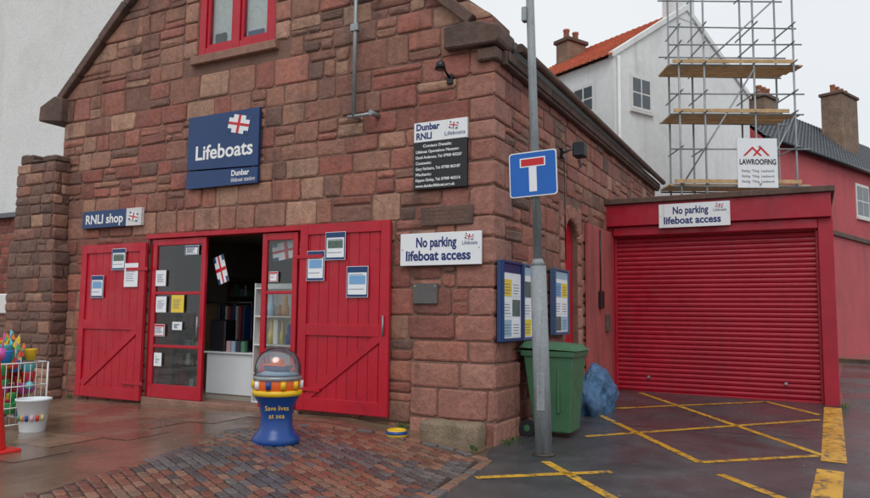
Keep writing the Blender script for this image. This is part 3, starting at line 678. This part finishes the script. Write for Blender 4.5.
for i in range(6):
    x=X0+.1+i*.12; hh=1.0+U(-.08,.08); cyl('windmill_stick',(x,-2.3,G+.7),(x,-2.3,G+hh),.006,.006,m_wpaint,s,6)
    for k in range(4):
        a=k*math.pi/2+U(0,1); prism('windmill_sail',[(0,0),(.09*math.cos(a),.09*math.sin(a)),(.1*math.cos(a+.7),.1*math.sin(a+.7))],'y',-.004+k*.001,.004+k*.001,random.choice(tc),s,0,Matrix.Translation((x,-2.31,G+hh)))
s=E('traffic_cone'); c=(-3.93,-3.44,gz(-4,-3.5)); m_cone=M('red_cone_plastic',S(206,40,34),.4,nz=[(6,.1)],dirt=(6,.55,.8,S(140,50,40)))
lathe('cone',[(.0,.04),(.15,.04),(.145,.06),(.045,.98),(.035,1.0),(0,1.0)],c,m_cone,s,28); box('foot',c[0]-.21,c[0]+.21,c[1]-.21,c[1]+.21,c[2],c[2]+.045,m_cone,s,.015)
# weeds and litter
wv=[];wf=[]
def tuft(x,y,n,h):
    for i in range(n):
        a=U(0,6.28); px,py=x+U(-.05,.05),y+U(-.03,.03); z=gz(px,py)+.003; hh=h*U(.4,1); w=U(.004,.01); l=U(.02,.07); b=len(wv)
        wv.extend([(px-w,py,z),(px+w,py,z),(px+l*math.cos(a)*.5+w*.6,py+l*math.sin(a)*.5,z+hh*.7),(px+l*math.cos(a),py+l*math.sin(a),z+hh)]); wf.append((b,b+1,b+2,b+3))
for x,y in ((-1.2,-.05),(-1.15,-.07),(-7.5,-.06),(-7.75,-.36),(-8.3,-.36),(.14,.1),(.13,.35),(.12,1.6),(.12,2.2),(-.8,-.12),(.12,3.6),(-.03,-.44),(-2.9,-.06),(3.72,5.2)): tuft(x,y,16,.09)
ob('weeds',wv,wf,M('weed_green',S(84,104,56),.7))
lv=[];lf=[]
for i in range(70):
    x=U(-5,3.5); y=U(-3.4,4.5) if x>.2 else U(-3.4,-.2); a=U(0,6.28); r=U(.006,.018); z=gz(x,y)+.026 if inside((x,y),setpoly) else gz(x,y)+.011; b=len(lv)
    for k in range(4): lv.append((x+r*math.cos(a+k*1.57)*(1 if k%2 else .6),y+r*math.sin(a+k*1.57)*(1 if k%2 else .6),z+U(0,.004)))
    lf.append((b,b+1,b+2,b+3))
ob('ground_litter',lv,lf,M('litter_tan',S(170,150,110),.8,nz=[(3,.5)]))
# ------------------------------------------------ left side
PR=E('stone_pier'); W2=Walling()
b3=bands([-.05,4.08],.19)
PX0,PX1=-8.98,-7.76
def pext(a,b):
    o=.0 if a<2.6 else .1
    return (PX0+o+U(-.02,.02),PX0+o+U(-.02,.02),PX1-o,PX1-o)
W2.fill(b3,pext,[],lambda u,v,d:(u,-.3-d,v),col_dk,.15,.5,.1)
W2.fill(b3,lambda a,b:(-.3,-.3,.0,.0),[],lambda u,v,d:((PX1 if v<2.6 else PX1-.1)+d,u,v),col_dk,.12,.3,.1)
W2.make('stonework',PR); box('core',PX0+.01,PX1-.01,-.3,.4,-.2,2.6,m_mortar,PR,0); box('core_upper',PX0+.12,PX1-.11,-.295,.4,2.6,4.07,m_mortar,PR,0)
for i in range(5): box('cap_stone',PX0+.12+i*.2,PX0+.32+i*.2,-.3+U(-.05,.05),.3,4.08,4.08+U(.05,.2),m_coping,PR,.03)
LWl=E('low_boundary_wall'); W3=Walling(); W3.fill(bands([-.05,1.5],.24),lambda a,b:(-16,-16,-9.0,-9.0),[],lambda u,v,d:(u,.1-d,v),col_dk,.2,.6,.2); W3.make('stonework',LWl); box('core',-16,-9.0,.1,.5,-.2,1.5,m_mortar,LWl,0); box('coping',-16,-9.01,.02,.6,1.5,1.86,m_wpaint,LWl,.02)
BR=E('brick_outbuilding'); W4=Walling(); W4.fill(bands([0,3.75],.16),lambda a,b:(-20,-20,-8.6,-8.6),[],lambda u,v,d:(u,2.5-d*.5,v),lambda u,v:vary(random.choice([S(128,66,56,K),S(110,56,50,K),S(140,80,66,K)])),.2,.34,0); W4.make('brickwork',BR); box('core',-20,-8.6,2.5,3,-.2,3.75,m_mortar,BR,0); box('eaves',-20,-8.6,2.35,3.0,3.75,3.87,m_slate,BR,.01)
WH=E('white_rendered_building'); box('walls',-30,-9.3,3.1,16,0,16,m_grw,WH,0); 
box('bay_window_frame',-9.3,-8.3,5,6,7.6,9.0,m_wpaint,WH,.01); box('bay_window_glass',-9.25,-8.35,4.985,4.998,7.85,8.85,m_glassdk,WH,0); box('bay_mullion',-8.84,-8.77,4.96,4.984,7.8,8.9,m_wpaint,WH,0); box('bay_roof',-9.35,-8.2,4.9,6.1,9.0,9.12,m_slate,WH,.01); box('bay_base',-9.29,-8.32,5.02,6,6.9,7.599,m_slate,WH,.01)
# ------------------------------------------------ white house
H=E('white_house')
o=Vector((-1.5,12.3,0)); dg=Vector((.46,.888,0)).normalized(); dr_=Vector((-.888,.46,0)).normalized()
mh=Matrix(((dg.x,dr_.x,0,o.x),(dg.y,dr_.y,0,o.y),(0,0,1,0),(0,0,0,1)))
GW,GL,ez,az=6.85,4.6,9.05,11.25
prism('walls',[(0,-.2),(GW,-.2),(GW,ez),(GW/2,az),(0,ez)],'y',0,GL,m_white,H,0,mh)
def roofslab(name,xa,za,xb,zb,y0,y1,mat,parent,mtx,rib=.24):
    vs=[];fs=[];n=int((y1-y0)/rib*4); a=Vector((xa,za));b=Vector((xb,zb)); t=(b-a).normalized(); nn=Vector((-t.y,t.x)); 
    if nn.y<0: nn=-nn
    rows=26
    for j in range(rows+1):
        for e in (0,1):
            for i in range(n+1):
                y=y0+(y1-y0)*i/n; h=.03+.03*abs(math.sin(i*math.pi/4))+(.035 if e==0 else 0)
                p=a.lerp(b,(j if e==0 else min(j+.96,rows))/rows)+nn*(h+.03)
                vs.append(mtx@Vector((p.x,y,p.y)))
    for r in range(2*(rows+1)-1):
        for i in range(n): q=r*(n+1)+i; fs.append((q,q+1,q+n+2,q+n+1))
    ob(name,vs,fs,mat,parent)
roofslab('roof_tiles',-.15,ez-.08,GW/2,az+.0,-.0,GL+.1,m_tile,H,mh); roofslab('roof_tiles_rear',GW+.15,ez-.08,GW/2,az+.0,.0,GL+.1,m_tile,H,mh)
cp=[(-.05,ez-.02),(GW/2,az+.04),(GW+.05,ez-.02),(GW+.05,ez+.14),(GW/2,az+.22),(-.05,ez+.14)]
prism('skew',cp,'y',-.07,.16,m_white,H,0,mh)
def hwin(x0,x1,z0,z1,parent,mtx,side=0):
    if side==0: B=lambda n,a,b,c,d,e,f,m: box(n,a,b,c,d,e,f,m,parent,0,mtx)
    else: B=lambda n,a,b,c,d,e,f,m: box(n,c,d,a,b,e,f,m,parent,0,mtx)
    B('window_reveal',x0-.04,x1+.04,-.012,-.001,z0-.04,z1+.04,m_grw)
    B('window_frame',x0,x1,-.03,-.013,z0,z1,m_wpaint); 
    xm=(x0+x1)/2; zm=(z0+z1)/2
    for a,b in ((x0+.07,xm-.03),(xm+.03,x1-.07)):
        for c,d in ((z0+.07,zm-.025),(zm+.025,z1-.07)): B('window_pane',a,b,-.036,-.031,c,d,m_glassdk)
    B('window_sill',x0-.06,x1+.06,-.09,-.002,z0-.12,z0-.041,m_grw)
hwin(.72,1.62,7.65,8.65,H,mh,0); hwin(.75,1.6,4.3,5.5,H,mh,0)
hwin(.75,1.6,7.6,8.45,H,mh,1)
def chimney(name,x0,x1,y0,y1,z0,z1,mat,mtx=None,pots=2,parent=None):
    c=E(name); 
    if parent: c.parent=parent
    box('stack',x0,x1,y0,y1,z0,z1,mat,c,.02,mtx); box('cap',x0-.07,x1+.07,y0-.07,y1+.07,z1+.001,z1+.14,m_coping,c,.02,mtx)
    for i in range(pots):
        xx=x0+(x1-x0)*(i+.5)/pots
        p=lathe('pot',[(.11,0),(.1,.3),(.12,.32),(.12,.38),(.08,.38)],(0,0,0),m_pot,c,12)
        v=Vector((xx,(y0+y1)/2,z1+.14)); p.location=(mtx@v) if mtx else v
chimney('chimney',GW/2-.4,GW/2+.45,-.02,.6,az-.3,az+.55,m_white,mh,3,H)
m_chs=M('brown_chimney_stone',S(128,106,90),.9,nz=[(1,.2),(3,.25),(14,.2)],bump=[(10,.6,.04)])
chimney('chimney',GW/2-1.5,GW/2-.6,GL-.9,GL-.3,az-1.1,az-.1,m_chs,mh,2,H)
cyl('downpipe',mh@Vector((.12,-.08,3)),mh@Vector((.12,-.08,ez)),.05,.05,m_wpaint,H)
# ------------------------------------------------ scaffold
s=E('scaffold_tower'); fr=[Vector(p) for p in ((.4,11.7,0),(.98,12.0,0),(2.18,12.6,0),(3.08,13.05,0))]; bo=Vector((-.42,.84,0))
for p in fr:
    for q in (p,p+bo): cyl('standard',(q.x,q.y,0),(q.x+U(-.04,.04),q.y,10.9+U(-.4,.5)),.027,.027,m_galv,s,8)
for z in (3.5,5.0,6.0,6.95,7.5,8.3,8.85,9.35,10.5):
    for off in (Vector((0,0,0)),bo):
        if off.length>0 and z in (6.0,7.5,9.35): continue
        a=fr[0]+off+Vector((-.25,-.12,0)); b=fr[3]+off+Vector((U(.1,.4),.12,0)); cyl('ledger',(a.x,a.y,z),(b.x,b.y,z+U(-.03,.03)),.022,.022,m_galv,s,8)
    for p in fr: a=p-bo*U(.1,.3); b=p+bo*U(1.1,1.35); cyl('transom',(a.x,a.y,z+.05),(b.x,b.y,z+.05),.022,.022,m_galv,s,8)
t=(fr[3]-fr[0]).normalized()
for z,e0,e1 in ((4.95,.3,.3),(6.85,.25,.1),(8.2,.3,.2)):
    for i in range(4):
        a=fr[0]+bo*(.05+i*.24)-t*e0; Ln=(fr[3]-fr[0]).length+e0+e1
        mm=Matrix.Translation((a.x,a.y,z+.08))@Matrix.Rotation(math.atan2(t.y,t.x)+U(-.01,.01),4,'Z')@Matrix.Rotation(U(-.008,.008),4,'Y'); box('board',0,Ln+U(-.2,.15),0,.21,0,.045,m_wood,s,.004,mm)
    a=fr[0]-t*.2-bo*.04; mm=Matrix.Translation((a.x,a.y,z+.13))@Matrix.Rotation(math.atan2(t.y,t.x),4,'Z'); box('toe_board',0,Ln-.3,-.03,.0,0,.1,m_wood,s,.004,mm)
for (a,za,b,zb) in ((0,5,2,8.2),(2,5,3,6.9),(1,8.3,3,10.5)): cyl('brace',(fr[a].x,fr[a].y-.04,za),(fr[b].x,fr[b].y-.04,zb),.022,.022,m_galv,s,8)
s=E('roofing_company_banner'); an=math.atan2(t.y,t.x); mm=Matrix.Translation((1.72,12.22,4.95))@Matrix.Rotation(an,4,'Z')
box('board',0,1.05,0,.03,0,1.32,m_wp,s,.005,mm)
txt('LAWROOFING',.2,mm@Vector((.05,-.004,.62)),m_blk,s,.95,bold=.006,rz=an); 
for i in range(3): txt('Slating  Tiling  Leadwork',.09,mm@Vector((.1,-.004,.42-i*.14)),goods[6],s,.85,rz=an)
for k,(a,b,c) in enumerate(((.15,.4,.65),(.4,.62,.85))):
    prism('roof_logo',[(a,.85),(b,1.1),(c,.85),(c-.06,.85),(b,1.03),(a+.06,.85)],'y',-.006-.001*k,-.001,m_sred,s,0,mm)
# ------------------------------------------------ pink house right
H2=E('pink_house'); o=Vector((2.0,18.7,0)); dx=Vector((.392,.92,0)).normalized(); dn=Vector((-dx.y,dx.x,0))
m2=Matrix(((dx.x,dn.x,0,o.x),(dx.y,dn.y,0,o.y),(0,0,1,0),(0,0,0,1)))
prism('walls',[(0,-.2),(6,-.2),(6,7.75),(3,10.6),(0,7.75)],'x',0,18,m_pinkhouse,H2,0,m2)
roofslab('slate_roof',-.2,7.6,3,10.65,0,18,m_slate,H2,m2@Matrix(((0,1,0,0),(1,0,0,0),(0,0,1,0),(0,0,0,1))),.3)
def w2(x0,x1,z0,z1): hwin(x0,x1,z0,z1,H2,m2,0)
w2(7.9,9.2,5.75,7.1); w2(7.9,9.2,2.9,4.4); w2(11.5,12.6,5.75,7.1)
cyl('gutter',m2@Vector((-.1,-.25,7.66)),m2@Vector((16,-.25,7.66)),.07,.07,m_blk,H2)
chimney('chimney',3.0,4.0,1.3,1.9,8.4,10.1,m_chs,m2,3,H2)
chimney('chimney',10.3,12.1,1.3,2.2,8.6,11.75,m_chs,m2,4,H2)
GWl=E('pink_garden_wall'); o=Vector((3.96,17.5,0)); dx=Vector((.3,.956,0)).normalized(); dn=Vector((-dx.y,dx.x,0)); m3=Matrix(((dx.x,dn.x,0,o.x),(dx.y,dn.y,0,o.y),(0,0,1,0),(0,0,0,1)))
box('wall',-.0,14,0,.5,-.1,4.15,m_pinkhouse,GWl,0,m3); box('coping',-.1,14,-.08,.6,4.15,4.3,m_coping,GWl,.01,m3)
box('return_wall',-.0,.4,.5,5,-.1,4.15,m_pinkhouse,GWl,0,m3)
pk=[(3.7,16.7),(5.0,16.4),(9.6,31),(8.3,31.4)]
pv=[(x,y,gz(x,y)+.12) for x,y in pk]+[(x,y,gz(x,y)-.02) for x,y in pk]
ob('kerbed_pavement',pv,[(0,1,2,3),(0,4,5,1),(1,5,6,2),(2,6,7,3),(3,7,4,0)],m_pave)
# ------------------------------------------------ camera, light, world
F=712.0
yaw=math.radians(27.8); pitch=math.radians(5.2); roll=math.radians(0.6)
C=Vector((3.3,-7.75,1.58))
fwd=Vector((-math.sin(yaw)*math.cos(pitch), math.cos(yaw)*math.cos(pitch), math.sin(pitch)))
right=Vector((math.cos(yaw),math.sin(yaw),0)); up=right.cross(fwd)
r2=right*math.cos(roll)+up*math.sin(roll); u2=up*math.cos(roll)-right*math.sin(roll)
cd=bpy.data.cameras.new('camera'); cam=bpy.data.objects.new('camera',cd); sc.collection.objects.link(cam)
cam.matrix_world=Matrix(((r2.x,u2.x,-fwd.x,C.x),(r2.y,u2.y,-fwd.y,C.y),(r2.z,u2.z,-fwd.z,C.z),(0,0,0,1)))
cd.sensor_width=36; cd.lens=36*F/870; cd.clip_end=2000; sc.camera=cam
sun_el=math.radians(50)
ld=bpy.data.lights.new('sun','SUN'); ld.energy=.9; ld.angle=math.radians(30); ld.color=(1,.985,.96)
lo=bpy.data.objects.new('sun',ld); sc.collection.objects.link(lo)
sd=Vector((math.cos(sun_el)*.35,-math.cos(sun_el)*.93,math.sin(sun_el))); lo.rotation_euler=sd.to_track_quat('Z','Y').to_euler()
w=bpy.data.worlds.new('World'); sc.world=w; w.use_nodes=True; N=w.node_tree.nodes; L=w.node_tree.links
bg=N['Background']; bg.inputs[1].default_value=.1
sk=N.new('ShaderNodeTexSky'); sk.sky_type='NISHITA'; sk.sun_disc=False; sk.sun_elevation=sun_el; sk.sun_rotation=math.radians(160); sk.dust_density=4; sk.air_density=1
hs=N.new('ShaderNodeHueSaturation'); hs.inputs['Saturation'].default_value=.3; L.new(sk.outputs[0],hs.inputs['Color'])
tcw=N.new('ShaderNodeTexCoord'); nw=N.new('ShaderNodeTexNoise'); nw.inputs['Scale'].default_value=2.2; nw.inputs['Detail'].default_value=5; L.new(tcw.outputs['Generated'],nw.inputs['Vector'])
cr=N.new('ShaderNodeValToRGB'); cr.color_ramp.elements[0].position=.3; cr.color_ramp.elements[0].color=(.86,.9,.95,1); cr.color_ramp.elements[1].position=.7; cr.color_ramp.elements[1].color=(.95,.98,1,1); L.new(nw.outputs['Fac'],cr.inputs[0])
vm=N.new('ShaderNodeVectorMath'); vm.operation='SCALE'; vm.inputs['Scale'].default_value=10.0; L.new(cr.outputs[0],vm.inputs[0])
mx=N.new('ShaderNodeMix'); mx.data_type='RGBA'; mx.inputs['Factor'].default_value=.88; L.new(hs.outputs[0],mx.inputs['A']); L.new(vm.outputs[0],mx.inputs['B']); L.new(mx.outputs['Result'],bg.inputs[0])
sc.view_settings.view_transform='Standard'; sc.view_settings.look='None'; sc.view_settings.exposure=0
